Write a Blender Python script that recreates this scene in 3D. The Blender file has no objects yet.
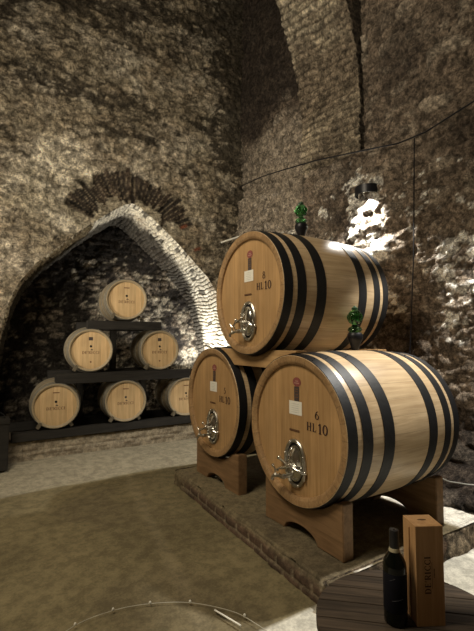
import bpy, math
import numpy as np
from mathutils import Matrix, Vector
C = bpy.context.collection
SC = bpy.context.scene
D = math.pi/180
PI = math.pi

# ------------------------------------------------------------ camera
EYE = 1.65
AZ = 58.14*D
PIT = 3.48*D
F = Vector((math.cos(AZ), math.sin(AZ), 0)); R = Vector((math.sin(AZ), -math.cos(AZ), 0)); U = Vector((0, 0, 1))
fw = F*math.cos(PIT)+U*math.sin(PIT); up = -F*math.sin(PIT)+U*math.cos(PIT)
cd = bpy.data.cameras.new('camera'); cam = bpy.data.objects.new('camera', cd); C.objects.link(cam)
cd.sensor_fit = 'HORIZONTAL'; cd.sensor_width = 36; cd.lens = 36*415/474
m = Matrix((R, up, -fw)).transposed().to_4x4(); m.translation = Vector((0, 0, EYE)); cam.matrix_world = m
SC.camera = cam

# ------------------------------------------------------------ exposure, world, lamps and added fills
SC.view_settings.view_transform = 'Standard'; SC.view_settings.look = 'None'
SC.view_settings.exposure = 0.1; SC.view_settings.gamma = 1; SC.view_settings.use_curve_mapping = False
w = bpy.data.worlds.new('world'); SC.world = w; w.use_nodes = True
w.node_tree.nodes['Background'].inputs[0].default_value = (1.0, .87, .62, 1)
w.node_tree.nodes['Background'].inputs[1].default_value = 0.02

def spot(name, loc, to, energy, col, size=120, blend=.6, r=.04):
    l = bpy.data.lights.new(name, 'SPOT'); l.energy = energy; l.color = col; l.spot_size = size*D; l.spot_blend = blend
    l.shadow_soft_size = r
    o = bpy.data.objects.new(name, l); C.objects.link(o); o.location = loc
    o.rotation_euler = (Vector(to)-Vector(loc)).to_track_quat('-Z', 'Y').to_euler(); return o
def area(name, loc, to, energy, col, sx, sy):
    l = bpy.data.lights.new(name, 'AREA'); l.energy = energy; l.color = col; l.shape = 'RECTANGLE'; l.size = sx; l.size_y = sy
    o = bpy.data.objects.new(name, l); C.objects.link(o); o.location = loc
    o.rotation_euler = (Vector(to)-Vector(loc)).to_track_quat('-Z', 'Y').to_euler(); return o
WARM = (1.0, .87, .66); COOL = (1.0, .96, .88)
spot('wall_lamp_light', (3.91, 3.40, 3.42), (3.80, 3.45, 0), 300, COOL, 112, .35, .04)
spot('wall_lamp_light', (3.76, 1.64, 3.90), (3.3, 1.72, 0), 620, COOL, 64, .25, .05)
spot('niche_lamp_light', (3.42, 6.98, .95), (3.85, 6.95, 3.2), 170, COOL, 150, .5, .04)
area('overhead_fill_light', (-1.0, 2.4, 5.2), (1.9, 4.0, 1.0), 190, WARM, 1.8, 1.8)  # added warm fill from overhead, not a lamp of the cellar
spot('left_lamp_light', (-1.5, 5.2, 1.5), (1.4, 6.6, 4.3), 430, (1.0, .89, .72), 125, 1., .25)
spot('upper_wall_fill_light', (-.8, 1.6, 4.2), (3.6, 5.6, 6.3), 420, (1.0, .88, .68), 85, .9, .25)  # added uplight that brightens the upper walls

# ------------------------------------------------------------ helpers
def tag(o, label=None, cat=None, group=None, kind=None):
    for k, v in (('label', label), ('category', cat), ('group', group), ('kind', kind)):
        if v: o[k] = v
    return o
def empty(name, loc=(0, 0, 0), rz=0):
    o = bpy.data.objects.new(name, None); o.empty_display_size = .1; C.objects.link(o)
    o.location = loc; o.rotation_euler = (0, 0, rz); return o
class MB:
    def __init__(s): s.v = []; s.f = []
    def add(s, vs, fs):
        n = len(s.v); s.v += [tuple(p) for p in vs]; s.f += [tuple(i+n for i in f) for f in fs]; return s
    def box(s, lo, hi, M=None):
        (a, b, c), (d, e, f) = lo, hi
        vs = [Vector(p) for p in ((a,b,c),(d,b,c),(d,e,c),(a,e,c),(a,b,f),(d,b,f),(d,e,f),(a,e,f))]
        if M: vs = [M@p for p in vs]
        return s.add(vs, [(0,3,2,1),(4,5,6,7),(0,1,5,4),(1,2,6,5),(2,3,7,6),(3,0,4,7)])
    def lathe(s, prof, n=48, M=None, cap=True, closed=False):
        # prof: (t, r) along local x
        vs = []; fs = []; k = len(prof)
        for (t, r) in prof:
            for i in range(n):
                a = 2*PI*i/n; p = Vector((t, r*math.cos(a), r*math.sin(a)))
                vs.append(M@p if M else p)
        for j in range(k if closed else k-1):
            q = (j+1) % k
            for i in range(n):
                i2 = (i+1) % n; fs.append((j*n+i, q*n+i, q*n+i2, j*n+i2))
        if cap and not closed:
            fs.append(tuple(range(n))); fs.append(tuple(reversed(range((k-1)*n, k*n))))
        return s.add(vs, fs)
    def tube(s, pts, r, n=8):
        pts = [Vector(p) for p in pts]; rs = r if isinstance(r, (list, tuple)) else [r]*len(pts)
        vs = []; fs = []
        for i, p in enumerate(pts):
            t = (pts[min(i+1, len(pts)-1)]-pts[max(i-1, 0)]).normalized()
            a = Vector((0, 0, 1)) if abs(t.z) < .9 else Vector((1, 0, 0))
            x = t.cross(a).normalized(); y = t.cross(x)
            for j in range(n):
                th = 2*PI*j/n; vs.append(p+(x*math.cos(th)+y*math.sin(th))*rs[i])
        for i in range(len(pts)-1):
            for j in range(n):
                k = (j+1) % n; fs.append((i*n+j, i*n+k, (i+1)*n+k, (i+1)*n+j))
        fs.append(tuple(range(n))); fs.append(tuple(reversed(range((len(pts)-1)*n, len(pts)*n))))
        return s.add(vs, fs)
    def prism(s, poly, a, b, ax=0, M=None):
        # polygon in the plane perpendicular to axis ax, extruded from a to b
        n = len(poly); vs = []
        for h in (a, b):
            for (p, q) in poly:
                v = (h, p, q) if ax == 0 else ((p, h, q) if ax == 1 else (p, q, h)); v = Vector(v)
                vs.append(M@v if M else v)
        fs = [tuple(range(n)), tuple(reversed(range(n, 2*n)))]
        for i in range(n): j = (i+1) % n; fs.append((i, i+n, j+n, j))
        return s.add(vs, fs)
    def ball(s, c, r, sc=(1, 1, 1), n=12, m=8):
        vs = []; fs = []
        for i in range(m+1):
            ph = PI*i/m
            for j in range(n):
                th = 2*PI*j/n
                vs.append((c[0]+r*sc[0]*math.sin(ph)*math.cos(th), c[1]+r*sc[1]*math.sin(ph)*math.sin(th), c[2]+r*sc[2]*math.cos(ph)))
        for i in range(m):
            for j in range(n):
                k = (j+1) % n; fs.append((i*n+j, (i+1)*n+j, (i+1)*n+k, i*n+k))
        return s.add(vs, fs)
    def build(s, name, mat, parent=None, smooth=None, bevel=0, seg=2, fix=True):
        import bmesh
        me = bpy.data.meshes.new(name); me.from_pydata(s.v, [], s.f); me.materials.append(mat)
        bm = bmesh.new(); bm.from_mesh(me)
        bmesh.ops.remove_doubles(bm, verts=bm.verts, dist=1e-6)
        if fix: bmesh.ops.recalc_face_normals(bm, faces=bm.faces)
        if bevel: 
            es = [e for e in bm.edges if e.is_manifold and e.calc_face_angle(0) > .5]
            bmesh.ops.bevel(bm, geom=es, offset=bevel, segments=seg, affect='EDGES', clamp_overlap=True)
        bm.to_mesh(me); bm.free()
        o = bpy.data.objects.new(name, me); C.objects.link(o)
        if smooth is not None:
            me.polygons.foreach_set('use_smooth', [True]*len(me.polygons)); me.set_sharp_from_angle(angle=smooth*D)
        if parent: o.parent = parent
        return o
def copy_tree(o, parent=None):
    c = o.copy(); C.objects.link(c); c.parent = parent
    for ch in list(o.children): copy_tree(ch, c)
    return c

# ---- numpy noise
def _h(ix, iy, s):
    n = (ix.astype(np.int64)*374761393+iy.astype(np.int64)*668265263+s*1442695041) & 0x7fffffff
    n = ((n ^ (n >> 13))*1274126177) & 0x7fffffff
    n = ((n ^ (n >> 15))*668265263) & 0x7fffffff
    return ((n ^ (n >> 16)) & 0xffffff)/float(0xffffff)
def vn(x, y, s=0):
    ix = np.floor(x); iy = np.floor(y); fx = x-ix; fy = y-iy
    fx = fx*fx*(3-2*fx); fy = fy*fy*(3-2*fy)
    return ((_h(ix, iy, s)*(1-fx)+_h(ix+1, iy, s)*fx)*(1-fy)+(_h(ix, iy+1, s)*(1-fx)+_h(ix+1, iy+1, s)*fx)*fy)*2-1
def fbm(x, y, s=0, o=4, g=.5):
    a = 1; t = 0; n = 0
    for i in range(o): t = t+a*vn(x*2**i+17.3*i, y*2**i+5.1*i, s+i); n += a; a *= g
    return t/n
def voro(x, y, s=0):
    ix = np.floor(x); iy = np.floor(y)
    d1 = np.full(x.shape, 9.); d2 = np.full(x.shape, 9.); c = np.zeros(x.shape)
    for i in (-1, 0, 1):
        for j in (-1, 0, 1):
            cx = ix+i; cy = iy+j
            px = cx+.15+.7*_h(cx, cy, s); py = cy+.15+.7*_h(cx, cy, s+7)
            d = np.hypot(px-x, py-y); r = _h(cx, cy, s+13)
            new = d < d1
            d2 = np.where(new, d1, np.minimum(d2, d)); c = np.where(new, r, c); d1 = np.where(new, d, d1)
    return d1, d2, c
def sst(a, b, x):
    t = np.clip((x-a)/(b-a), 0, 1); return t*t*(3-2*t)
def mix(a, b, t): return a*(1-t[..., None])+b*t[..., None]
def grid_obj(name, P, col, mat, mask=None, flip=False, kind='structure', smooth=True):
    nu, nv = P.shape[:2]; idx = np.arange(nu*nv).reshape(nu, nv)
    q = np.stack([idx[:-1, :-1], idx[1:, :-1], idx[1:, 1:], idx[:-1, 1:]], -1)
    if flip: q = q[..., ::-1]
    q = q[mask] if mask is not None else q.reshape(-1, 4)
    me = bpy.data.meshes.new(name)
    used = np.unique(q); rem = np.full(nu*nv, -1); rem[used] = np.arange(len(used)); q = rem[q]
    V = P.reshape(-1, 3)[used]; K = col.reshape(-1, 3)[used]
    me.vertices.add(len(V)); me.vertices.foreach_set('co', V.ravel().astype(np.float32))
    me.loops.add(q.size); me.loops.foreach_set('vertex_index', q.ravel().astype(np.int32))
    me.polygons.add(len(q)); me.polygons.foreach_set('loop_start', (np.arange(len(q))*4).astype(np.int32))
    me.update(calc_edges=True); me.validate()
    at = me.color_attributes.new('stone', 'FLOAT_COLOR', 'POINT')
    at.data.foreach_set('color', np.concatenate([K, np.ones((len(K), 1))], 1).ravel().astype(np.float32))
    if smooth: me.polygons.foreach_set('use_smooth', [True]*len(me.polygons))
    me.materials.append(mat)
    o = bpy.data.objects.new(name, me); C.objects.link(o)
    if kind: o['kind'] = kind
    return o

# ---- materials
def newmat(name):
    mt = bpy.data.materials.new(name); mt.use_nodes = True; nt = mt.node_tree
    return mt, nt, nt.nodes['Principled BSDF']
def nd(nt, typ, **kw):
    n = nt.nodes.new(typ)
    for k, v in kw.items():
        if k.startswith('i_'): n.inputs[int(k[2:])].default_value = v
        else: setattr(n, k, v)
    return n
def plain(name, col, rough=.5, metal=0, bump=0, bs=40, spec=.5, var=.15, trans=0):
    mt, nt, b = newmat(name)
    tc = nd(nt, 'ShaderNodeTexCoord'); no = nd(nt, 'ShaderNodeTexNoise'); no.inputs['Scale'].default_value = bs; no.inputs['Detail'].default_value = 5
    nt.links.new(tc.outputs['Object'], no.inputs['Vector'])
    r = nd(nt, 'ShaderNodeValToRGB'); r.color_ramp.elements[0].position = .3; r.color_ramp.elements[1].position = .7
    r.color_ramp.elements[0].color = tuple(c*(1-var) for c in col)+(1,); r.color_ramp.elements[1].color = tuple(min(1, c*(1+var)) for c in col)+(1,)
    nt.links.new(no.outputs['Fac'], r.inputs[0]); nt.links.new(r.outputs[0], b.inputs['Base Color'])
    b.inputs['Roughness'].default_value = rough; b.inputs['Metallic'].default_value = metal; b.inputs['Specular IOR Level'].default_value = spec
    if trans: b.inputs['Transmission Weight'].default_value = trans; b.inputs['IOR'].default_value = 1.48
    if bump:
        bp = nd(nt, 'ShaderNodeBump'); bp.inputs['Strength'].default_value = bump; bp.inputs['Distance'].default_value = .01
        nt.links.new(no.outputs['Fac'], bp.inputs['Height']); nt.links.new(bp.outputs[0], b.inputs['Normal'])
    return mt
def stone(name, rough=.9, s1=25, s2=90, amp=.45, bump=.6, dist=.02, chip=0., cs=9):
    mt, nt, b = newmat(name); L = nt.links
    tc = nd(nt, 'ShaderNodeTexCoord'); at = nd(nt, 'ShaderNodeVertexColor', layer_name='stone')
    def noise(sc, det, ro, lo, hi, a_, mn=0):
        n = nd(nt, 'ShaderNodeTexNoise'); n.inputs['Scale'].default_value = sc; n.inputs['Detail'].default_value = det; n.inputs['Roughness'].default_value = ro
        L.new(tc.outputs['Object'], n.inputs['Vector'])
        r = nd(nt, 'ShaderNodeMapRange'); r.inputs[1].default_value = lo; r.inputs[2].default_value = hi; r.inputs[3].default_value = 1-a_; r.inputs[4].default_value = 1+a_
        L.new(n.outputs['Fac'], r.inputs[0]); return n.outputs['Fac'], r.outputs[0]
    def mth(op, x, y):
        n = nd(nt, 'ShaderNodeMath', operation=op)
        for i, q in enumerate((x, y)):
            if isinstance(q, (int, float)): n.inputs[i].default_value = q
            else: L.new(q, n.inputs[i])
        return n.outputs[0]
    n1, f1 = noise(s1, 8, .75, .42, .58, amp); n2, f2 = noise(s2, 4, .6, .35, .65, amp*.6); n3, f3 = noise(cs, 7, .75, .42, .60, chip)
    mu = mth('MULTIPLY', mth('MULTIPLY', f1, f2), f3)
    vm = nd(nt, 'ShaderNodeVectorMath', operation='SCALE'); L.new(at.outputs[0], vm.inputs[0]); L.new(mu, vm.inputs['Scale'])
    L.new(vm.outputs[0], b.inputs['Base Color']); b.inputs['Roughness'].default_value = rough; b.inputs['Specular IOR Level'].default_value = .2
    h = mth('ADD', mth('ADD', n1, mth('MULTIPLY', n2, .3)), mth('MULTIPLY', n3, 1.6*(chip > 0)))
    bp = nd(nt, 'ShaderNodeBump'); bp.inputs['Strength'].default_value = bump; bp.inputs['Distance'].default_value = dist
    L.new(h, bp.inputs['Height']); L.new(bp.outputs[0], b.inputs['Normal'])
    return mt
def wood(name, c1, c2, mode='y', pitch=.11, zc=0., grain=(3, 40, 40), rough=.45, var=.14, bump=.15, spec=.4, seam=.02, seed=0.):
    """planks: mode 'y' boards side by side along y, grain along z; 'ang' staves round the x axis; 'none' a single board"""
    mt, nt, b = newmat(name); L = nt.links
    tc = nd(nt, 'ShaderNodeTexCoord'); sp = nd(nt, 'ShaderNodeSeparateXYZ'); L.new(tc.outputs['Object'], sp.inputs[0])
    def mth(op, a, bb=None):
        n = nd(nt, 'ShaderNodeMath', operation=op)
        for i, q in enumerate((a, bb)):
            if q is None: continue
            if isinstance(q, (int, float)): n.inputs[i].default_value = q
            else: L.new(q, n.inputs[i])
        return n.outputs[0]
    if mode == 'ang':
        z = mth('SUBTRACT', sp.outputs[2], zc); ang = mth('ARCTAN2', sp.outputs[1], z); k = mth('MULTIPLY', ang, pitch)
    elif mode == 'none': k = mth('MULTIPLY', sp.outputs[1], .0001)
    else: k = mth('DIVIDE', sp.outputs[{'x': 0, 'y': 1, 'z': 2}[mode]], pitch)
    k = mth('ADD', k, 100.37+seed)
    fl = mth('FLOOR', k); fr = mth('FRACT', k)
    wn = nd(nt, 'ShaderNodeTexWhiteNoise', noise_dimensions='1D'); L.new(fl, wn.inputs['W'])
    cb = nd(nt, 'ShaderNodeCombineXYZ')
    off = mth('MULTIPLY', wn.outputs['Value'], 7.)
    L.new(mth('ADD', mth('MULTIPLY', sp.outputs[0], grain[0]), off), cb.inputs[0])
    L.new(mth('MULTIPLY', sp.outputs[1], grain[1]), cb.inputs[1]); L.new(mth('MULTIPLY', sp.outputs[2], grain[2]), cb.inputs[2])
    no = nd(nt, 'ShaderNodeTexNoise'); no.inputs['Scale'].default_value = 1; no.inputs['Detail'].default_value = 6; no.inputs['Roughness'].default_value = .6
    no.inputs['Distortion'].default_value = .6
    L.new(cb.outputs[0], no.inputs['Vector'])
    r = nd(nt, 'ShaderNodeValToRGB'); r.color_ramp.elements[0].position = .33; r.color_ramp.elements[1].position = .68
    r.color_ramp.elements[0].color = c1+(1,); r.color_ramp.elements[1].color = c2+(1,); L.new(no.outputs['Fac'], r.inputs[0])
    n2 = nd(nt, 'ShaderNodeTexNoise'); n2.inputs['Scale'].default_value = 3.; n2.inputs['Detail'].default_value = 5; L.new(tc.outputs['Object'], n2.inputs['Vector'])
    t = mth('ADD', mth('MULTIPLY', wn.outputs['Value'], 2*var), 1-var)
    t = mth('MULTIPLY', t, mth('ADD', mth('MULTIPLY', n2.outputs['Fac'], .5), .75))
    if seam and mode != 'none':
        e = mth('MINIMUM', fr, mth('SUBTRACT', 1., fr)); s_ = mth('GREATER_THAN', e, seam); t = mth('MULTIPLY', t, mth('ADD', mth('MULTIPLY', s_, .35), .65))
    vm = nd(nt, 'ShaderNodeVectorMath', operation='SCALE'); L.new(r.outputs[0], vm.inputs[0]); L.new(t, vm.inputs['Scale'])
    L.new(vm.outputs[0], b.inputs['Base Color']); b.inputs['Roughness'].default_value = rough; b.inputs['Specular IOR Level'].default_value = spec
    bp = nd(nt, 'ShaderNodeBump'); bp.inputs['Strength'].default_value = bump; bp.inputs['Distance'].default_value = .004
    L.new(mth('ADD', no.outputs['Fac'], t), bp.inputs['Height']); L.new(bp.outputs[0], b.inputs['Normal'])
    return mt

# ------------------------------------------------------------ walls
A = np.array
VB = 6.5           # niche wall
UR = 4.15          # right wall
M_wall = stone('old_plaster', s1=22, s2=70, amp=.45, bump=1., dist=.07, chip=.45, cs=8)
M_rub = stone('rubble_stone', s1=24, s2=80, amp=.45, bump=1., dist=.07, chip=.5, cs=9)
M_white = stone('whitewashed_brick', s1=20, s2=80, amp=.3, bump=.6, dist=.015, chip=.2, cs=12)
ARCH = [(1.92, 0.), (1.90, 1.15), (1.84, 1.65), (1.73, 2.13), (1.60, 2.46), (1.38, 2.77), (1.08, 3.05), (.78, 3.33), (.38, 3.65), (.12, 3.83), (0., 3.87)]
UA = 2.05
az_ = A([p[1] for p in ARCH]); ah_ = A([p[0] for p in ARCH])
def archh(z): return np.interp(z, az_, ah_, right=-1)
# dense outline of the arch, left foot to right foot
def outline(n=420):
    pts = [(UA-h, z) for h, z in ARCH]+[(UA+h, z) for h, z in reversed(ARCH[:-1])]
    pts = A(pts); s = np.r_[0, np.cumsum(np.hypot(*np.diff(pts, axis=0).T))]
    t = np.linspace(0, s[-1], n); return np.stack([np.interp(t, s, pts[:, 0]), np.interp(t, s, pts[:, 1])], 1), t
OUT, OUTS = outline()
def back_relief(u, z):
    l = fbm(u*.8, z*.8, 3, 3)*.06
    d1, d2, c = voro(u/.30+fbm(u*3, z*3, 9, 2)*.4, z/.16+fbm(u*3, z*3, 19, 2)*.4, 5)
    st = sst(.02, .3, d2-d1)*(.5+.5*c)
    pl_ = sst(-.1, .25, fbm(u*.9+4, z*1.1, 31, 4))       # where plaster covers the stones
    return l+st*.022*(1-pl_*.75)+fbm(u*9, z*9, 41, 4)*.022+fbm(u*15, z*19, 42, 2)*.014, st, c, pl_
def wall_back():
    du = .024
    us = np.arange(-3.6, UR+.14, du); zs = np.arange(0, 9.3, du)
    u, z = np.meshgrid(us, zs, indexing='ij')
    # mask
    uc = (u[:-1, :-1]+u[1:, 1:])/2; zc = (z[:-1, :-1]+z[1:, 1:])/2
    inside = np.abs(uc-UA) < archh(zc); mask = ~inside
    used = np.zeros(u.shape, bool)
    edge = np.zeros(u.shape, bool)
    for a in (0, 1):
        for b in (0, 1):
            used[a:u.shape[0]-1+a, b:u.shape[1]-1+b] |= mask; edge[a:u.shape[0]-1+a, b:u.shape[1]-1+b] |= inside
    bd = used & edge
    ii = np.argwhere(bd); P2 = np.stack([u[bd], z[bd]], 1)
    dd = ((P2[:, None]-OUT[None])**2).sum(-1); k = dd.argmin(1)
    uu = u.copy(); zz = z.copy(); uu[bd] = OUT[k, 0]; zz[bd] = OUT[k, 1]
    rel, st, c, pl_ = back_relief(u, z)
    da = np.sqrt(np.min([(u-o[0])**2+(z-o[1])**2 for o in OUT[::6]], axis=0))
    rel = rel*sst(0, .15, da)
    v = VB-rel-.0
    # colour
    tan = A([.50, .435, .315]); dk = A([.05, .04, .027]); lt = A([.70, .63, .50]); br = A([.20, .145, .09])
    col = mix(tan*.85*np.ones(u.shape+(3,)), lt*1.08, sst(-.2, .35, fbm(u*2.3, z*3.3, 51, 6, .7)))
    col = mix(col, br*1.3, (1-pl_)*(.15+.4*c))
    col = mix(col, dk*1.6, (1-st)*(1-pl_)*.6)
    # dark blotches, streaked along the courses, more of them high up and towards the corner
    n = .75*fbm(u*1.1+.8, z*2.2, 61, 6, .72)+.5*fbm(u*7+z*.8, z*13, 71, 5, .75)
    bias = -.03+.16*sst(5.2, 7., z)+.34*sst(3.2, 4.1, u)*sst(3.2, 4.6, z)-.28*sst(.9, -.6, u)*sst(5, 3.5, z)-.18*sst(5.0, 3.6, z)*sst(3.6, 3., u)
    dark = np.maximum(sst(.08, .20, n+bias), .6*sst(.14, .22, fbm(u*8, z*13, 73, 4, .7)+.4*(n+bias)))
    col = mix(col, dk, dark*.9)
    # relieving arch of dark brick above the niche
    cu, cz = 2.05, 3.30; rr = np.hypot(u-cu, z-cz); th = np.degrees(np.arctan2(z-cz, u-cu))
    rr2 = rr+fbm(u*5, z*5, 81, 3)*.16+.12*(_h(np.floor(th/4.6), np.floor(th*0), 92)-.5)
    ring = sst(.62, .66, rr2)*sst(1.10, 1.04, rr2)*sst(18, 30, th+fbm(u*3, z*3, 83, 2)*12)*sst(168, 150, th)
    bk = np.floor(th/4.6); tone = _h(bk, bk*0+3, 91); joint = np.abs(th/4.6-bk-.5)*2
    bc = mix(A([.018, .015, .013])*np.ones(u.shape+(3,)), A([.075, .052, .036]), tone*.8)
    bc = mix(bc, A([.30, .24, .16]), sst(.74, .9, joint)*.7)
    col = mix(col, bc, sst(.25, .6, ring)*.97)
    v = v+ring*.035*(1+.0*tone)-ring*(tone-.5)*.03
    for cc in ((2.95, 3.62, 30), (3.2, 3.25, 22)):   # a few red bricks on the right shoulder
        q = sst(.10, .05, np.abs((u-cc[0])*math.cos(cc[2]*D)+(z-cc[1])*math.sin(cc[2]*D))+0*u)*sst(.035, .02, np.abs(-(u-cc[0])*math.sin(cc[2]*D)+(z-cc[1])*math.cos(cc[2]*D)))
        col = mix(col, A([.22, .08, .045]), q)
    P = np.stack([uu, v, zz], -1)
    grid_obj('wall_back', P, col, M_wall, mask, flip=False)
wall_back()

def niche():
    # soffit: whitewashed brick reveal from the wall plane to the niche's back
    nd_ = 60; t = np.linspace(0, 1, nd_); base, s = outline(900)
    # courses run into the depth
    S, T = np.meshgrid(s, t, indexing='ij'); Y = T*1.12
    bu = base[:, 0][:, None]; bz = base[:, 1][:, None]
    k = 1-.07*T
    pu = UA+(bu-UA)*k; pz = 1.2+(bz-1.2)*(1-.035*T)
    pz = np.where(bz < 1.2, bz, pz)
    Sw = S+fbm(S*4, Y*5, 77, 4)*.06; row = np.floor(Sw/.072); fr = Sw/.072-row; off = (row % 2)*.5; cx = Y/.17+off+fbm(S*6, Y*2, 78, 2)*.4; ic = np.floor(cx); fc = cx-ic
    j = np.maximum(sst(.66, .9, np.abs(fr-.5)*2), sst(.86, .97, np.abs(fc-.5)*2))
    tone = _h(row, ic, 5)
    nrm = np.gradient(base, axis=0); nx = -nrm[:, 1]; nz = nrm[:, 0]; l = np.hypot(nx, nz); nx = (nx/l)[:, None]; nz = (nz/l)[:, None]
    miss = (_h(row, ic, 15) > .93)
    rel = ((1-j)*(.016+.016*tone)+fbm(S*6, Y*6, 3, 3)*.012-miss*.02)*sst(0, .03, T)
    sign = -1
    P = np.stack([pu-sign*nx*rel*-1, VB+Y, pz-nz*rel*1], -1)
    # inward direction: towards the arch centre
    toc = np.stack([UA-pu, 0*pu, 2.0-pz], -1); toc = toc/np.maximum(np.linalg.norm(toc, axis=-1, keepdims=True), 1e-6)
    P = np.stack([pu, VB+Y, pz], -1)+toc*rel[..., None]
    wh = A([.74, .69, .57]); br = A([.24, .17, .11]); dk = A([.03, .025, .02])
    col = mix(wh*np.ones(S.shape+(3,)), br, sst(.1, .5, fbm(S*3, Y*3, 8, 4)+.3*(tone-.5))*.55)
    col = mix(col, dk*1.2, j*.95*sst(-.2, .12, fbm(S*5, Y*5, 79, 4)))
    col = mix(col, dk, (miss*1.).astype(float)*.8)
    # mould: all over the left and upper-left reveal but for its outer lip, and towards the back on the right
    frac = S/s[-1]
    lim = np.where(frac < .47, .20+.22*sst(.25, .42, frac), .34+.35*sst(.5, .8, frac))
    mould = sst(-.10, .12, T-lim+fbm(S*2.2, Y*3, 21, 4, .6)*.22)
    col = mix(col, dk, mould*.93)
    grid_obj('wall_niche_reveal', P, col, M_white, flip=False)
    # back of the niche
    us = np.arange(UA-1.9, UA+1.95, .03); zs = np.arange(0, 3.95, .03); u, z = np.meshgrid(us, zs, indexing='ij')
    wv = fbm(u*2, z*2, 5, 2)*.35
    d1, d2, c = voro(u/.20+wv, z/.105+wv, 15); st = sst(.02, .3, d2-d1)
    rel = st*.035*(.4+.6*c)+fbm(u*7, z*9, 25, 4)*.03
    P = np.stack([u, VB+1.10-rel, z], -1)
    n = fbm(u*2.2, z*3.4, 35, 5, .65)+.5*(c-.5)
    col = mix(A([.030, .025, .021])*np.ones(u.shape+(3,)), A([.26, .215, .165]), sst(-.05, .35, n)*st)
    pl_ = sst(.12, .3, fbm(u*5+2, z*7, 45, 5, .7)+.08*(u-2.0)-.25*sst(1.2, .6, z)-.35*sst(3.0, 3.4, z))
    col = mix(col, A([.46, .41, .32]), pl_*.8)
    col = mix(col, A([.02, .018, .016]), (1-st)*.6)
    grid_obj('wall_niche_back', P, col, M_rub)
niche()

def wall_right():
    ds = .022; vs = np.arange(-.4, VB+.12, ds); zs = np.arange(0, 9.3, ds); v, z = np.meshgrid(vs, zs, indexing='ij')
    wv = fbm(v*2.1, z*2.1, 5, 3)*.55
    d1, d2, c = voro(v/.27+wv, z/.155+wv*.8+fbm(v*1.2, z*1.2, 6, 2)*.5, 115); st = sst(.01, .28, d2-d1)
    sm1, sm2, sc_ = voro(v/.10+wv, z/.07+wv, 215); s2 = sst(.02, .35, sm2-sm1)
    small = sst(-.05, .2, fbm(v*.9, z*.9, 7, 3))
    rel = (st*.05*(.35+.65*c)*(1-small*.6)+s2*.028*(.3+.7*sc_)*small+fbm(v*6, z*8, 125, 4, .6)*.035+fbm(v*.7, z*.7, 127, 2)*.07+fbm(v*14, z*19, 128, 2)*.022)
    rel = rel+.13*np.exp(-((v-3.22)/.22)**2-((z-2.62)/.16)**2)-.05*np.exp(-((v-3.3)/.3)**2-((z-2.93)/.1)**2)  # bulge and dent shaped to give a second bright spot below the lamp
    rel = rel+.50*sst(.85, .05, z)     # rubble foot of the wall
    # the lower wall stands out a little, with a ragged ledge on top
    lz = 4.07+.07*(v-3.5)+fbm(v*3, v*0+2, 9, 3)*.04
    rel = rel+.11*sst(.03, -.03, z-lz)*sst(2.7, 3.3, v)
    ww = np.stack([v, z], -1)
    P = np.stack([UR-rel, v, z], -1)
    base = A([.205, .16, .118]); lt = A([.47, .40, .31]); dk = A([.04, .029, .022]); wht = A([.85, .82, .74])
    col = mix(base*np.ones(v.shape+(3,)), lt, sst(.55, 1., c)*.7*(1-small))
    col = mix(col, lt*.8, sst(.6, 1., sc_)*.6*small)
    col = mix(col, dk, (1-sst(.0, .16, d2-d1))*.55*(1-small)+(1-sst(0, .2, sm2-sm1))*.4*small)
    col = mix(col, dk, sst(.0, .5, fbm(v*1.3, z*1.3, 135, 5, .6))*.65)
    col = mix(col, lt*.9, sst(4.5, 4.8, v)*sst(5.4, 5.0, z)*.55)
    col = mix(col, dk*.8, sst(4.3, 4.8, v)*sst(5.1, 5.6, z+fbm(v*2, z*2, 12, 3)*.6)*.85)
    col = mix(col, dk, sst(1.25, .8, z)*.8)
    # whitewash flakes, denser where the lamps graze, plus a lit spot painted white
    fl = .6*fbm(v*3.6+9, z*5.0, 145, 5, .7)+.55*fbm(v*9+9, z*12, 146, 4, .7)
    where = .16-.16*sst(.55, .25, np.abs(v-3.42))*sst(2.2, 2.6, z)-.16*sst(3.1, 2.5, v)*sst(3.0, 2.6, z)*sst(1.5, 1.9, z)+.5*sst(3.5, 4.1, z)+.25*sst(2.0, 1.2, z)
    col = mix(col, wht, np.maximum(sst(0, .06, fl-where-.10)*.9, .9*sst(.45, .75, np.exp(-((v-3.22)/.26)**2-((z-2.64)/.2)**2)+fl*.5)))
    grid_obj('wall_right', P, col, M_rub, flip=True)
wall_right()

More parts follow.
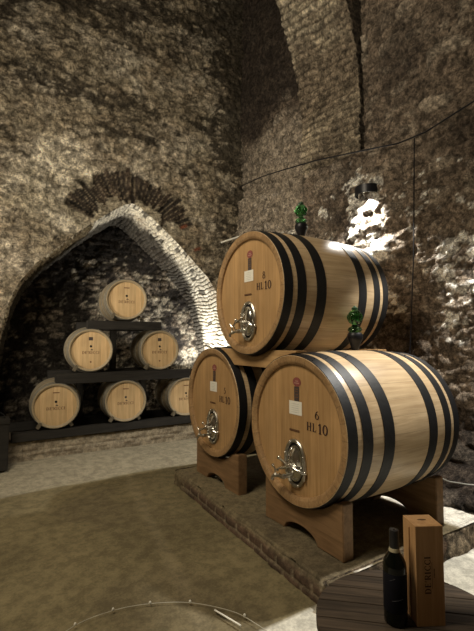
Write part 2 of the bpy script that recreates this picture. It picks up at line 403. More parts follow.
def rib():
    v0, v1 = 3.54, 4.66
    zs = np.arange(4.06, 9.2, .02); n = 60
    prof = []; z = zs
    pr = .06+.62*np.clip((zs-4.95)/2.0, 0, 9)**1.7
    # closed section round three sides: -v side, face, +v side
    a = np.r_[np.zeros(12), np.linspace(0, 1, n), np.ones(12)]
    b = np.r_[np.linspace(-1, 0, 12), np.zeros(n), np.linspace(0, -1, 12)]
    Z, Aa = np.meshgrid(zs, a, indexing='ij'); _, Bb = np.meshgrid(zs, b, indexing='ij'); PR = pr[:, None]*np.ones_like(Z)
    v = v0+(v1-v0)*Aa; uu = UR-.02-PR-Bb*(-(PR+.05))*-1*1.0
    uu = UR-.02-PR*(1+Bb)+Bb*-.05*0
    s = Z*1.06-.16*v+fbm(v*2, Z*2, 45, 2)*.06; row = np.floor(s/.10); fr = s/.10-row; off = (row % 2)*.5; cx = (v+.3*Bb)/.26+off+_h(row, row*0, 3)*.3; ic = np.floor(cx); fc = cx-ic
    j = np.maximum(sst(.55, .9, np.abs(fr-.5)*2), sst(.85, .97, np.abs(fc-.5)*2)); tone = _h(row, ic, 33)
    rel = (1-j)*.03*(.4+tone)+fbm(v*5, Z*6, 43, 4)*.03+fbm(v*1.5, Z*1.5, 44, 2)*.03
    P = np.stack([uu-rel, v, Z], -1)
    P[:, 0, 0] = UR+.05; P[:, -1, 0] = UR+.05
    base = A([.42, .35, .245]); dk = A([.09, .068, .048]); lt = A([.62, .54, .40])
    col = mix(base*np.ones(v.shape+(3,)), lt, .2+.6*tone*sst(5.4, 6.0, Z))
    col = mix(col, dk, sst(-.25, .3, fbm(v*1.6, Z*1.4, 53, 5, .6))*.75*sst(6.4, 5.8, Z))
    col = mix(col, A([.13, .095, .065]), .7*sst(4.6, 5.0, Z)*sst(6.0, 5.6, Z+.5*fbm(v*2, Z*2, 63, 3)))
    col = mix(col, dk*.35, .92*(Bb < -.02)*(Aa < .5))      # shadow painted dark onto the rib's near flank
    col = mix(col, dk, j*.75)
    grid_obj('trim_1', P, col, M_rub, flip=True)
rib()

def floor():
    xs = np.arange(-3.6, UR+.1, .03); ys = np.arange(-2.6, VB+1.2, .03); x, y = np.meshgrid(xs, ys, indexing='ij')
    z = fbm(x*.8, y*.8, 3, 3)*.012+fbm(x*5, y*5, 13, 3)*.0025
    z = z+sst(5.25, 6.2, y)*.06-.006
    col = mix(A([.125, .103, .056])*np.ones(x.shape+(3,)), A([.175, .145, .080]), sst(-.4, .5, fbm(x*1.4, y*1.4, 23, 5, .6)))
    col = mix(col, A([.105, .085, .052]), sst(.15, .5, fbm(x*.9+3, y*.9, 33, 4))*.5)
    # dusty wheel track
    a = A([1.45, 4.1]); b = A([1.15, 2.2]); d = (b-a)/np.hypot(*(b-a)); dist = np.abs((x-a[0])*d[1]-(y-a[1])*d[0])
    col = mix(col, A([.27, .225, .145]), sst(.07, .02, dist+fbm(x*4, y*4, 7, 3)*.03)*.22)
    # lamplit strip before the niche, painted paler past the casks' shadow edge
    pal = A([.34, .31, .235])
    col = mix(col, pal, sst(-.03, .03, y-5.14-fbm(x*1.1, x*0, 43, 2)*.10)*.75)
    # pale floor on the near side of the step, with lamplight painted in
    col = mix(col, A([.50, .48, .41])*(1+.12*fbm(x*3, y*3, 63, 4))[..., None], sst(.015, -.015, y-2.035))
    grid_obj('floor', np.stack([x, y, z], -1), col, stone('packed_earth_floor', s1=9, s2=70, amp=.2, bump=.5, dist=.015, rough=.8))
floor()
def shell(name, lo, hi, col=(.2, .16, .11)):
    o = MB().box(lo, hi).build(name, plain(name+'_plaster', col, .9, bump=.5, bs=6)); o['kind'] = 'structure'; return o
shell('ceiling', (-3.7, -2.7, 9.2), (UR+.3, VB+.3, 9.3))
shell('wall_left', (-3.8, -2.7, 0), (-3.6, VB+.2, 9.2))
shell('wall_front', (-3.7, -2.8, 0), (UR+.3, -2.6, 9.2))

# ------------------------------------------------------------ masonry step under the casks
def masonry_box(name, x0, x1, y0, y1, z1, mat, seed, top=(.15, .125, .08), brick=(.19, .13, .085), faces='f', jog=None, z0=-.03, rowh=.055, bl=.19, pal=.0):
    """a rough brick block: front face, top face and end faces as one grid wrapped over"""
    # profile: up the front (x0 side) then over the top
    return None
def step():
    # front edge runs from (1.86, 1.96) to (1.99, 4.57); the block reaches the right wall
    ds = .022
    ns = int((4.57-1.96)/ds); t = np.linspace(0, 1, ns)
    ex = 1.865+(1.995-1.865)*t; ey = 1.96+(4.57-1.96)*t
    # ring of profile: floor -> top edge -> top back to wall
    h = np.linspace(-.03, .15, 12); back = np.r_[np.linspace(0, .4, 22)[1:], np.linspace(.4, 2.25, 50)[1:]]
    off = np.r_[np.zeros(12), back]; hz = np.r_[h, np.full(len(back), .15)]
    S, O = np.meshgrid(t, off, indexing='ij'); _, Hh = np.meshgrid(t, hz, indexing='ij')
    X = ex[:, None]+O; Y = ey[:, None]+0*O
    front = (O == 0)
    s = Y; row = np.floor(Hh/.062+.5); fr = Hh/.062+.5-row; cx = s/.2+(row % 2)*.5; ic = np.floor(cx); fc = cx-ic
    j = np.maximum(sst(.72, .96, np.abs(fr-.5)*2), sst(.88, .98, np.abs(fc-.5)*2)); tone = _h(row, ic, 3)
    ft = sst(.13, .09, Hh)*front
    rel = ft*((1-j)*.012*(.5+tone))+fbm(s*9, Hh*14+O*9, 4, 3)*.008
    X = X-rel*front+.012*fbm(s*2.5, O*0, 14, 3)*(O < .1)+.012*(O < .001)*(Hh > .12)
    Z = Hh+(~front)*(fbm(X*2.2, Y*2.2, 24, 4)*.012)-.012*(np.abs(O) < .001)*(Hh > .14)
    Z[:, 11] -= .006
    dirt = A([.15, .12, .07]); dk = A([.045, .033, .024]); br = A([.14, .09, .06]); mor = A([.30, .25, .17])
    col = mix(dirt*np.ones(X.shape+(3,)), A([.10, .08, .05]), sst(-.2, .5, fbm(X*2.4, Y*2.4, 34, 4)))
    col = mix(col, A([.52, .49, .42]), (sst(3.30, 3.36, X+fbm(X*4, Y*4, 8, 3)*.06)+sst(2.12, 2.14, X)*sst(2.30, 2.28, X)*sst(2.0, 1.985, Y))*(~front))  # lamplit patches painted pale: top near the wall, sliver by the cradle
    bc = mix(br*np.ones(X.shape+(3,)), dk, tone*.8); bc = mix(bc, mor, j*.8)
    bc = mix(bc, dirt*1.1, sst(4.1, 4.45, Y)*.8)
    col = mix(col, bc, ft*1.)
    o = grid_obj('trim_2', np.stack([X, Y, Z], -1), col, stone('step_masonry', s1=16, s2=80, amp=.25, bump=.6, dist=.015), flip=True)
    # near end: broken stone riser, built as its own strip closed against the wall
    xs = np.arange(1.865, UR+.04, .022); hh = np.linspace(-.03, .155, 12)
    X, Z = np.meshgrid(xs, hh, indexing='ij'); keep = xs >= 1.985
    d1, d2, c = voro(X/.3+fbm(X*3, Z*3, 3, 2)*.4, Z/.13, 55); st = sst(.0, .3, d2-d1)
    Y = 1.96-st*.015*(.4+c)-fbm(X*7, Z*12, 5, 4)*.025-(.05*sst(.15, -.02, Z))
    Y[:, -1] = 1.99
    col = mix(A([.30, .24, .16])*np.ones(X.shape+(3,)), A([.17, .11, .07]), c); col = mix(col, dk, (1-st)*.7)
    p = grid_obj('trim_3', np.stack([X, Y, Z], -1), col, M_rub, flip=False)
    # far end
    Y2 = 4.57+fbm(X*6, Z*9, 9, 3)*.01; Y2[:, -1] = 4.56
    p = grid_obj('trim_4', np.stack([X, Y2, Z], -1)[keep], mix(dirt*np.ones(X.shape+(3,)), mor, st*.5)[keep], M_rub, flip=True)
step()
def low_wall():
    xs = np.arange(.36, 3.97, .02); n1 = 16; hz = np.r_[np.linspace(.0, .31, n1), np.full(12, .31)]; of = np.r_[np.zeros(n1), np.linspace(0, .9, 13)[1:]]
    X, Hh = np.meshgrid(xs, hz, indexing='ij'); _, O = np.meshgrid(xs, of, indexing='ij'); front = O == 0
    row = np.floor(Hh/.055); fr = Hh/.055-row; cx = X/.21+(row % 2)*.5+_h(row, row*0, 2)*.3; ic = np.floor(cx); fc = cx-ic
    j = np.maximum(sst(.62, .95, np.abs(fr-.5)*2), sst(.85, .98, np.abs(fc-.5)*2)); tone = _h(row, ic, 8)
    rel = front*((1-j)*.016*(.5+tone)+fbm(X*8, Hh*9, 3, 3)*.012)
    P = np.stack([X, 6.27+O-rel, Hh+(~front)*fbm(X*5, O*5, 5, 3)*.01], -1)
    col = mix(A([.33, .28, .20])*np.ones(X.shape+(3,)), A([.12, .09, .06]), tone*.75); col = mix(col, A([.40, .35, .26]), j*.6)
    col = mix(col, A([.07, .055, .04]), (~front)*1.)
    grid_obj('trim_5', P, col, stone('low_wall_brick', s1=16, s2=80, amp=.3, bump=.6, dist=.015))
low_wall()

# ------------------------------------------------------------ metals, woods
M_hoop = plain('black_hoop_iron', (.0075, .0075, .0085), .55, 0, bump=.15, bs=30, var=.3, spec=.35)
M_galv = plain('galvanised_hoop', (.30, .29, .25), .5, .6, bump=.1, bs=25, var=.25)
M_steel = plain('polished_steel', (.72, .72, .70), .16, 1., bs=30, var=.05)
M_steel2 = plain('worn_steel', (.50, .48, .43), .32, 1., bs=60, var=.2)
M_black = plain('black_rubber', (.006, .006, .008), .4, spec=.3, var=.1)
M_ink = plain('branded_ink', (.035, .012, .010), .8, var=.2)
M_inkb = plain('brown_brand', (.16, .075, .035), .8, var=.2)
M_red = plain('red_emblem', (.22, .06, .05), .6, var=.2)
M_dlab = plain('dark_label', (.055, .04, .035), .6, var=.3)
M_paper = plain('paper', (.72, .70, .62), .7, var=.03)
M_blackwood = wood('black_stained_wood', (.012, .011, .010), (.030, .027, .023), 'none', grain=(3, 40, 40), rough=.6, bump=.3)
M_cradle = wood('cradle_oak', (.16, .092, .042), (.26, .155, .075), 'none', grain=(30, 3, 30), rough=.6, bump=.4)
M_saddle = wood('saddle_oak', (.34, .20, .085), (.50, .32, .15), 'none', grain=(30, 3, 30), rough=.55, bump=.3)
M_box = wood('pine_box', (.40, .22, .095), (.52, .31, .145), 'none', grain=(60, 60, 3), rough=.5, bump=.1)
M_hole = plain('bung_shadow', (.01, .008, .006), .9)

# ------------------------------------------------------------ serif lettering (filled quads on a plane)
def ribbon(mb, pts, ws, place):
    n = len(pts); L = []
    for i in range(n):
        a = Vector(pts[max(i-1, 0)]); b = Vector(pts[min(i+1, n-1)]); t = (b-a).normalized(); q = Vector((-t.y, t.x)); p = Vector(pts[i]); w_ = ws[i] if isinstance(ws, (list, tuple)) else ws
        L.append((p+q*w_/2, p-q*w_/2))
    for i in range(n-1):
        mb.add([place(*L[i][0]), place(*L[i][1]), place(*L[i+1][1]), place(*L[i+1][0])], [(0, 1, 2, 3)])
def arc(cx, cy, rx, ry, a0, a1, thick, thin, n=18):
    pts = []; ws = []
    for i in range(n+1):
        a = (a0+(a1-a0)*i/n)*D; pts.append((cx+rx*math.cos(a), cy+ry*math.sin(a))); ws.append(thin+(thick-thin)*abs(math.cos(a)))
    return pts, ws
def glyph(ch):
    """strokes in a cell one unit high: list of (points, widths), advance"""
    B = .20; T = .065; S = []
    def v(x, w_=B, y0=0, y1=1): S.append(([(x, y0), (x, y1)], w_))
    def h(x0, x1, y, w_=T): S.append(([(x0, y), (x1, y)], w_))
    def serif(x, y, l=.15): h(x-l, x+l, y, .05)
    if ch == 'H':
        v(.17); v(.70); h(.17, .70, .5, .07)
        for x in (.17, .70):
            for y in (.025, .975): serif(x, y)
        return S, .95
    if ch == 'L': v(.17); serif(.17, .025); serif(.17, .975); h(.17, .62, .04, .08); S.append(([(.60, .04), (.62, .28)], .07)); return S, .72
    if ch == 'I': v(.17); serif(.17, .025); serif(.17, .975); return S, .42
    if ch == 'E':
        v(.17); h(.1, .62, .035, .07); h(.1, .60, .965, .07); h(.17, .5, .52, .07); v(.6, .06, .03, .25); v(.58, .06, .75, .97); v(.48, .05, .4, .64); return S, .74
    if ch == 'D': v(.17); h(.03, .42, .035, .07); h(.03, .42, .965, .07); S.append(arc(.38, .5, .36, .465, -90, 90, .17, .07)); return S, .92
    if ch == 'R':
        v(.17); serif(.17, .025); h(.03, .42, .965, .07); h(.17, .42, .5, .07); S.append(arc(.40, .735, .24, .235, -90, 90, .15, .06)); S.append(([(.38, .5), (.72, .02)], .15)); return S, .84
    if ch == 'C': S.append(arc(.47, .5, .37, .47, 50, 310, .17, .06, 22)); v(.70, .06, .66, .95); v(.70, .06, .05, .28); return S, .84
    if ch == "'": S.append(([(.08, .72), (.12, 1.0)], .11)); return S, .26
    if ch == '1': v(.27, .20); h(.08, .48, .03, .06); S.append(([(.05, .80), (.27, .97)], .10)); return S, .56
    if ch == '0': S.append(arc(.36, .5, .27, .46, 0, 360, .19, .07, 28)); return S, .74
    if ch == '6': S.append(arc(.34, .32, .25, .28, 0, 360, .16, .07, 24)); S.append(arc(.56, .34, .47, .62, 95, 185, .15, .06, 14)); return S, .70
    if ch == '8': S.append(arc(.34, .27, .26, .25, 0, 360, .15, .08, 24)); S.append(arc(.34, .745, .21, .22, 0, 360, .13, .08, 24)); return S, .70
    if ch == '5':
        S.append(arc(.28, .32, .27, .30, -140, 110, .16, .07, 20)); S.append(([(.17, .58), (.2, .96)], .08)); h(.17, .55, .94, .12); return S, .68
    return [], .35
def text(mb, s, height, place, cx=0, cy=0, sp=.06):
    x = 0; items = []
    for ch in s:
        g, adv = glyph(ch); items.append((g, x)); x += adv+sp
    W = (x-sp)*height
    for g, x0 in items:
        for pts, ws in g:
            pp = [((p[0]+x0)*height-W/2+cx, (p[1]-.5)*height+cy) for p in pts]
            wl = [q*height for q in ws] if isinstance(ws, (list, tuple)) else [ws*height]*len(pp)
            ribbon(mb, pp, wl, place)
    return mb
def rect(mb, x0, x1, y0, y1, place): mb.add([place(x0, y0), place(x1, y0), place(x1, y1), place(x0, y1)], [(0, 1, 2, 3)]); return mb
def disc(mb, cx, cy, rx, ry, place, n=24):
    mb.add([place(cx+rx*math.cos(2*PI*i/n), cy+ry*math.sin(2*PI*i/n)) for i in range(n)], [tuple(range(n))]); return mb

# ------------------------------------------------------------ casks (axis along +x, origin under the belly's middle line at the front)
def bodyprof(L, R0, R1, n=28):
    return [(L*i/n, R0+(R1-R0)*(1-(2*i/n-1)**2)) for i in range(n+1)]
def rad(x, L, R0, R1): return R0+(R1-R0)*(1-(2*x/L-1)**2)
def cask_parts(root, L, R0, R1, Ri, rec, chime, M_st, M_hd, M_hp, hoops, th=.004, n=96, M_ch=None):
    M_ch = M_ch or M_chime
    Z = Matrix.Translation((0, 0, R1))
    pr = bodyprof(L, R0, R1)
    prof = [(rec, Ri-.004), (rec*.4, Ri), (.002, chime), (.0, chime+.006)] + [(0.0, R0-.004)] + pr[1:-1] + [(L, R0-.004), (L, chime), (L-rec, Ri-.004)]
    prof[5:5] = [(.004, R0)]
    MB().lathe(prof[4:-3], n, Z, cap=False).build('staves', M_st, root, smooth=40)
    MB().lathe(prof[:5], n, Z, cap=False).build('chime', M_ch, root, smooth=40); MB().lathe(prof[-4:], n, Z, cap=False).build('rear_chime', M_ch, root, smooth=40)
    for k, (x, w_) in enumerate(((rec, .03), (L-rec-.03, .03))):
        m_ = MB(); m_.lathe([(x, .001), (x, Ri), (x+w_, Ri), (x+w_, .001)], n, Z, cap=True)
        m_.build('head' if k == 0 else 'rear_head', M_hd, root, smooth=30)
    for (a, b) in hoops:
        pts = [(a, rad(a, L, R0, R1)-.002)]+[(a+(b-a)*i/4, rad(a+(b-a)*i/4, L, R0, R1)+th) for i in range(5)]+[(b, rad(b, L, R0, R1)-.002)]
        m_ = MB(); m_.lathe(pts, n, Z, cap=False, closed=True)
        for q in (-1, 1):   # rivets on the lap
            for aa in (70, ):
                xr = (a+b)/2+q*(b-a)*.22; rr = rad(xr, L, R0, R1)+th; ang = aa*D+.02*q
                m_.ball((xr, -rr*math.cos(ang), R1+rr*math.sin(ang)), .007, n=8, m=5)
        m_.build('hoop', M_hp, root, smooth=30)
BL, BR0, BR1, BRI = 1.287, .568, .5985, .502
M_stave = wood('oak_stave', (.38, .265, .15), (.56, .425, .26), 'ang', pitch=30/(2*PI), zc=BR1, grain=(2.2, 34, 34), rough=.36, var=.13, bump=.12, spec=.5, seam=.012)
M_head = wood('oak_head', (.34, .20, .083), (.49, .305, .14), 'y', pitch=.112, grain=(20, 34, 1.6), rough=.42, var=.11, bump=.1, seam=.008)
M_chime = wood('oak_end_grain', (.23, .135, .06), (.36, .225, .105), 'ang', pitch=30/(2*PI), zc=BR1, grain=(30, 30, 30), rough=.6, var=.12, seam=.02)
M_schime = wood('barrique_end_grain', (.30, .24, .15), (.42, .34, .22), 'none', grain=(30, 30, 30), rough=.6)
M_emb = plain('emblem_print', (.42, .24, .19), .7)
def big_cask(loc, num, lab, seed):
    r = empty('wine_cask', loc); tag(r, lab, 'barrel', 'large oak casks stacked on the brick step')
    hp = [(.004, .086), (.134, .224), (.335, .440)]; hp += [(BL-b, BL-a) for a, b in hp]
    cask_parts(r, BL, BR0, BR1, BRI, .032, BRI+.016, M_stave, M_head, M_hoop, hp)
    X = .0305
    pl_ = lambda e: (lambda y, z: (X-e, -y, BR1+z))      # reading direction: +x of the text is -y
    tb = MB(); text(tb, num, .062, pl_(.0012), .245, .138); text(tb, 'HL', .062, pl_(.0012), .185, .045); text(tb, '10', .074, pl_(.0012), .305, .045)
    o = tb.build('lettering', M_ink, r, fix=False)
    eb = MB(); disc(eb, .022, .362, .048, .036, pl_(.001)); em = eb.build('emblem', M_red, r, fix=False)
    e2 = MB()
    for k in range(0):
        a = k*60*D; rect(e2, .022+.024*math.cos(a)-.006, .022+.024*math.cos(a)+.006, .362+.018*math.sin(a)-.005, .362+.018*math.sin(a)+.005, pl_(.002))
    rect(e2, -.006, .050, .350, .356, pl_(.002)); rect(e2, .004, .040, .366, .371, pl_(.002)); e2.build('emblem_device', M_emb, em, fix=False)
    db = MB(); rect(db, -.010, .048, .213, .326, pl_(.001))
    dl = db.build('logo_label', M_dlab, r, fix=False)
    d2 = MB(); 
    for k, yy in enumerate((.24, .262, .285, .303)): rect(d2, .002, .036, yy, yy+.006, pl_(.002))
    d2.build('label_lines', M_inkb, dl, fix=False)
    pb = MB(); pb.box((X-.0015, -.078, BR1+.108), (X, .072, BR1+.212)); pp = pb.build('paper_tag', M_paper, r)
    p2 = MB()
    for k in range(5): rect(p2, -.045, .045, .125+k*.016, .128+k*.016, lambda y, z: (X-.0022, -y, BR1+z))
    p2.build('tag_writing', plain('faded_print', (.5, .5, .46), .8), pp, fix=False)
    sb = MB(); sb.box((X-.006, -.05, BR1-.02), (X, .07, BR1-.006)); sb.build('brand_slot', M_inkb, r, bevel=.003)
    # hatch
    h = empty('hatch', (X, -.0, BR1-.262)); h.parent = r
    def ell(ry, rz, x, n=40): return [Vector((x, ry*math.cos(2*PI*i/n), rz*math.sin(2*PI*i/n))) for i in range(n)]
    def rings(levels, capend=True):
        mb = MB(); n = 40
        vs = [p for l in levels for p in ell(l[1], l[2], l[0], n)]; fs = []
        for k in range(len(levels)-1):
            for i in range(n): q = (i+1) % n; fs.append((k*n+i, k*n+q, (k+1)*n+q, (k+1)*n+i))
        if capend: fs.append(tuple(range((len(levels)-1)*n, len(levels)*n)))
        return mb.add(vs, fs)
    fr_ = rings([(0, .128, .185), (-.012, .128, .185), (-.018, .122, .179), (-.018, .108, .163), (-.010, .102, .157), (0, .100, .155)], False).build('hatch_frame', M_steel2, h, smooth=35)
    rings([(-.004, .104, .158), (-.006, .101, .155), (-.006, .086, .136), (-.004, .084, .134)]).build('gasket', M_black, h, smooth=35)
    dr = rings([(-.005, .090, .140), (-.016, .086, .135), (-.018, .076, .122), (-.012, .070, .114), (-.022, .060, .098), (-.034, .040, .068), (-.040, .018, .03), (-.041, .005, .01)]).build('hatch_door', M_steel, h, smooth=45)
    for k in range(8):
        a = (k+.5)*45*D; MB().ball((-.018, .115*math.cos(a), .171*math.sin(a)), .008, n=8, m=5).build('bolt', M_steel, fr_, smooth=40)
    cb = MB(); cb.tube([(-.045, .150, .012), (-.052, .075, .0), (-.060, 0, -.014), (-.052, -.06, -.03), (-.030, -.115, -.045), (-.008, -.125, -.048)], [.011, .013, .016, .013, .011, .010], 10)
    cb.ball((-.045, .152, .014), .017, n=10, m=7); cb.ball((-.012, -.122, -.046), .017, n=10, m=7); cb.build('clamp_bar', M_steel, h, smooth=50)
    sc_ = MB(); sc_.tube([(-.02, 0, -.014), (-.13, 0, -.014)], .010, 10); sc_.ball((-.06, 0, -.014), .022, n=10, m=7)
    sc_.build('clamp_screw', M_steel2, h, smooth=50)
    wn_ = MB(); wn_.tube([(-.125, .065, -.045), (-.135, .03, -.022), (-.138, 0, -.014), (-.135, -.03, -.006), (-.125, -.065, .017)], [.007, .009, .012, .009, .007], 10)
    wn_.ball((-.125, .068, -.047), .012, n=8, m=6); wn_.ball((-.125, -.068, .019), .012, n=8, m=6); wn_.build('wing_handle', M_steel, h, smooth=50)
    tp = MB(); tp.lathe([(-.002, .03), (-.014, .03), (-.02, .016), (-.075, .014), (-.08, .02), (-.10, .02), (-.105, .012), (-.12, .012)], 20, Matrix.Translation((0, .035, -.095)))
    tp.tube([(-.095, .035, -.095), (-.10, .085, -.10), (-.105, .125, -.105), (-.11, .15, -.12), (-.11, .155, -.145)], [.012, .013, .012, .012, .014], 10)
    tp.ball((-.105, .12, -.104), .019, n=10, m=7)
    tpo = tp.build('tap', M_steel2, h, smooth=45)
    th_ = MB(); th_.tube([(-.105, .12, -.10), (-.108, .122, -.055), (-.110, .142, -.035)], [.006, .006, .008], 8); th_.ball((-.110, .146, -.032), .012, n=8, m=6)
    MB().tube([(-.09, .035, -.09), (-.13, .04, -.075), (-.14, .02, -.06)], .006, 8).build('tap_spindle', M_steel, tpo, smooth=50)
    th_.build('tap_lever', M_steel, tpo, smooth=50)
    hg = MB(); hg.tube([(-.02, -.118, .03), (-.02, -.118, -.10)], .009, 10); hg.box((-.022, -.13, -.05), (0, -.10, -.03)); hg.build('hinge', M_steel2, h, smooth=40)
    return r
Z6, Z8, Z5 = EYE-.6815, EYE+.4434, EYE-.651
c6 = big_cask((2.08, 2.537, Z6-BR1), '6', 'large oak cask numbered 6 standing on the front right of the step', 0)
c8 = big_cask((2.093, 3.211, Z8-BR1), '8', 'large oak cask numbered 8 lying on top of the other two', 3)
c5 = big_cask((2.134, 3.964, Z5-BR1), '5', 'large oak cask numbered 5 at the far left of the step', 7)

# ------------------------------------------------------------ cradles
def cradle(x0, th, vc, zc, half, lab, seed=0):
    base = .15; h = .55
    # saddle follows the belly
    pts = []
    R = rad(x0-2.08, BL, BR0, BR1) if x0-2.08 < BL else BR0
    R = max(rad(max(0, min(BL, x0-2.1)), BL, BR0, BR1), rad(max(0, min(BL, x0+th-2.1)), BL, BR0, BR1))+.003
    ztop = lambda y: zc-math.sqrt(max(R*R-y*y, 0))
    ys = [half*(-1+2*i/24) for i in range(25)]
    top = [(vc+y, min(ztop(y), .53)) for y in ys]
    bot = []
    for i in range(13):     # arched cut-out under the board
        a = PI*i/12; bot.append((vc+half*.42*math.cos(a), base+.085*math.sin(a)))
    poly = [(vc-half, base)]+top+[(vc+half, base)]+bot
    # triangulate as strips: build columns instead of one concave face
    mb = MB(); xs = sorted(set([round(p[0], 5) for p in top]+[round(p[0], 5) for p in bot]))
    def lo(y):
        d = abs(y-vc)/(half*.42); return base+(.085*math.sqrt(1-d*d) if d < 1 else 0)
    def hi(y): return min(ztop(y-vc), .53)
    P = []
    for y in xs: P.append((y, lo(y), hi(y)))
    n = len(P); vs = []
    for X in (x0, x0+th):
        for y, l, hh in P: vs += [(X, y, l), (X, y, hh)]
    fs = []; o = 2*n
    for i in range(n-1):
        a, b, c, d = 2*i, 2*i+1, 2*i+3, 2*i+2
        fs += [(a, d, c, b), (a+o, b+o, c+o, d+o), (b, c, c+o, b+o), (a, a+o, d+o, d)]
    fs += [(0, 1, 1+o, o), (2*n-2, 2*n-2+o, 2*n-1+o, 2*n-1)]
    mb.add(vs, fs)
    ob = mb.build('cask_cradle', M_cradle, bevel=.006, seg=2); tag(ob, lab, 'cradle', 'oak cradles under the casks'); return ob
cradle(2.14, .10, 2.53, Z6, .45, 'front oak cradle board under cask 6 with arched cut-out')
cradle(2.18, .10, 3.935, Z5, .455, 'front oak cradle board under cask 5, furthest left')
cradle(3.20, .10, 2.53, Z6, .45, 'shaded rear cradle board under the far end of cask 6')
cradle(3.22, .10, 3.935, Z5, .455, 'rear cradle board under cask 5 hidden in shadow behind the front one')

def saddle(x0, x1, lab):
    yc = 3.211; half = .62; n = 60; P = []
    R8 = max(rad(x0-2.093, BL, BR0, BR1), rad(x1-2.093, BL, BR0, BR1))+.003
    R6 = max(rad(x0-2.08, BL, BR0, BR1), rad(x1-2.08, BL, BR0, BR1))+.003
    R5 = max(rad(x0-2.13, BL, BR0, BR1), rad(x1-2.13, BL, BR0, BR1))+.003
    def circ(y, vc, zc, R, s): 
        d = y-vc; return zc+s*math.sqrt(R*R-d*d) if abs(d) < R else None
    for i in range(n+1):
        y = yc-half+2*half*i/n
        t = circ(y, yc, Z8, R8, -1); t = min(t if t is not None else 9, Z8-.525)
        b = 1.41
        for vc, zc, R in ((2.537, Z6, R6), (3.964, Z5, R5)):
            q = circ(y, vc, zc, R, 1)
            if q: b = max(b, q)
        if t-b > .004: P.append((y, b, t))
    m_ = MB(); n = len(P); vs = []
    for X in (x0, x1):
        for y, l, hh in P: vs += [(X, y, l), (X, y, hh)]
    fs = []; o = 2*n
    for i in range(n-1):
        a, b, c, d = 2*i, 2*i+1, 2*i+3, 2*i+2
        fs += [(a, d, c, b), (a+o, b+o, c+o, d+o), (b, c, c+o, b+o), (a, a+o, d+o, d)]
    fs += [(0, 1, 1+o, o), (2*n-2, 2*n-2+o, 2*n-1+o, 2*n-1)]
    m_.add(vs, fs); ob = m_.build('saddle_board', M_saddle, bevel=.004); tag(ob, lab, 'board', 'saddle boards under the top cask'); return ob
saddle(2.17, 2.29, 'pale oak saddle board wedged between cask 8 and the two lower casks, front one')
saddle(3.15, 3.27, 'rear saddle board under the far end of cask 8')

# ------------------------------------------------------------ airlocks
M_glass, nt, b = newmat('green_glass'); b.inputs['Base Color'].default_value = (.15, .48, .19, 1); b.inputs['Transmission Weight'].default_value = 1; b.inputs['Roughness'].default_value = .03; b.inputs['IOR'].default_value = 1.48
def airlock(loc, lab, body=False):
    r = empty('airlock', loc); r.scale = (1.1, 1.1, 1.1); tag(r, lab, 'airlock', 'green glass airlocks on the casks')
    Y = Matrix.Rotation(-PI/2, 4, 'Y')     # lathe axis x -> z
    MB().lathe([(.002, .028), (.004, .030), (.03, .034), (.075, .052), (.095, .060), (.125, .060), (.14, .050), (.145, .02)], 28, Y).build('bung', M_black, r, smooth=40)
    g = MB().lathe([(.140, .018), (.146, .045), (.160, .058), (.178, .050), (.192, .026), (.205, .022), (.215, .042), (.235, .054), (.285, .054), (.305, .042), (.315, .026), (.320, .018)], 28, Y)
    gl = g.build('glass_chamber', M_glass, r, smooth=50)
    b2 = MB()
    for k in range(4):
        a = (k*90+20)*D; b2.ball((.045*math.cos(a), .045*math.sin(a), .262), .021, (1, 1, 1.5), 10, 8)
    b2.build('side_bulb', M_glass, gl, smooth=60)
    MB().lathe([(.318, .014), (.325, .024), (.338, .024), (.345, .012), (.352, .006)], 20, Y).build('cap', plain('dark_green_cap', (.015, .05, .022), .4), r, smooth=40)
    return r
airlock((2.77, 3.211, Z8+rad(2.77-2.093, BL, BR0, BR1)), 'green glass airlock in black bung on top of cask 8')
airlock((2.79, 2.537, Z6+rad(2.79-2.08, BL, BR0, BR1)), 'green glass airlock in black bung on top of cask 6, before cask 8')

# ------------------------------------------------------------ barriques on their rack
SL, SR0, SR1, SRI = .90, .302, .345, .272
M_sst = wood('barrique_stave', (.17, .135, .085), (.30, .24, .155), 'ang', pitch=28/(2*PI), zc=SR1, grain=(3, 40, 40), rough=.6, var=.15, seam=.03)
M_shd = wood('barrique_head', (.52, .35, .175), (.68, .49, .27), 'x', pitch=.085, grain=(30, 20, 2), rough=.5, var=.12, seam=.012)
def small_cask(square, topword):
    # built with axis along +y: build in x then rotate the mesh data
    r = empty('wine_barrel', (0, 0, 0))
    hp = [(.006, .045), (.085, .122), (.265, .30)]; hp += [(SL-b, SL-a) for a, b in hp]
    cask_parts(r, SL, SR0, SR1, SRI, .028, SRI+.014, M_sst, M_shd, M_galv, hp, .003, 64, M_schime)
    X = .0265; pf = lambda y, z: (X, -y, SR1+z)
    text_ = MB(); text(text_, "DE'RICCI", .040, pf, 0, -.035, .10); text_.build('lettering', M_inkb, r, fix=False)
    d_ = MB(); disc(d_, 0, .055, .017, .017, pf); d_.build('spigot_hole', M_hole, r, fix=False)
    e_ = MB(); disc(e_, .012, .008, .012, .008, pf, 8); rect(e_, -.006, .03, -.002, .004, pf); e_.build('crest', M_dlab, r, fix=False)
    if square:
        q = MB(); rect(q, -.032, .026, .140, .188, pf); q.build('label', M_dlab, r, fix=False)
        q = MB(); disc(q, 0, -.17, .013, .013, pf, 10); q.build('stamp', M_inkb, r, fix=False)
    if topword:
        q = MB()
        rect(q, -.042, .042, .172, .186, pf); q.build('stamp', M_inkb, r, fix=False)
    R_ = Matrix.Rotation(PI/2, 4, 'Z')
    for ch in r.children: ch.data.transform(R_)
    return r
pA = small_cask(False, True); pB = small_cask(True, False)
RV = 6.2
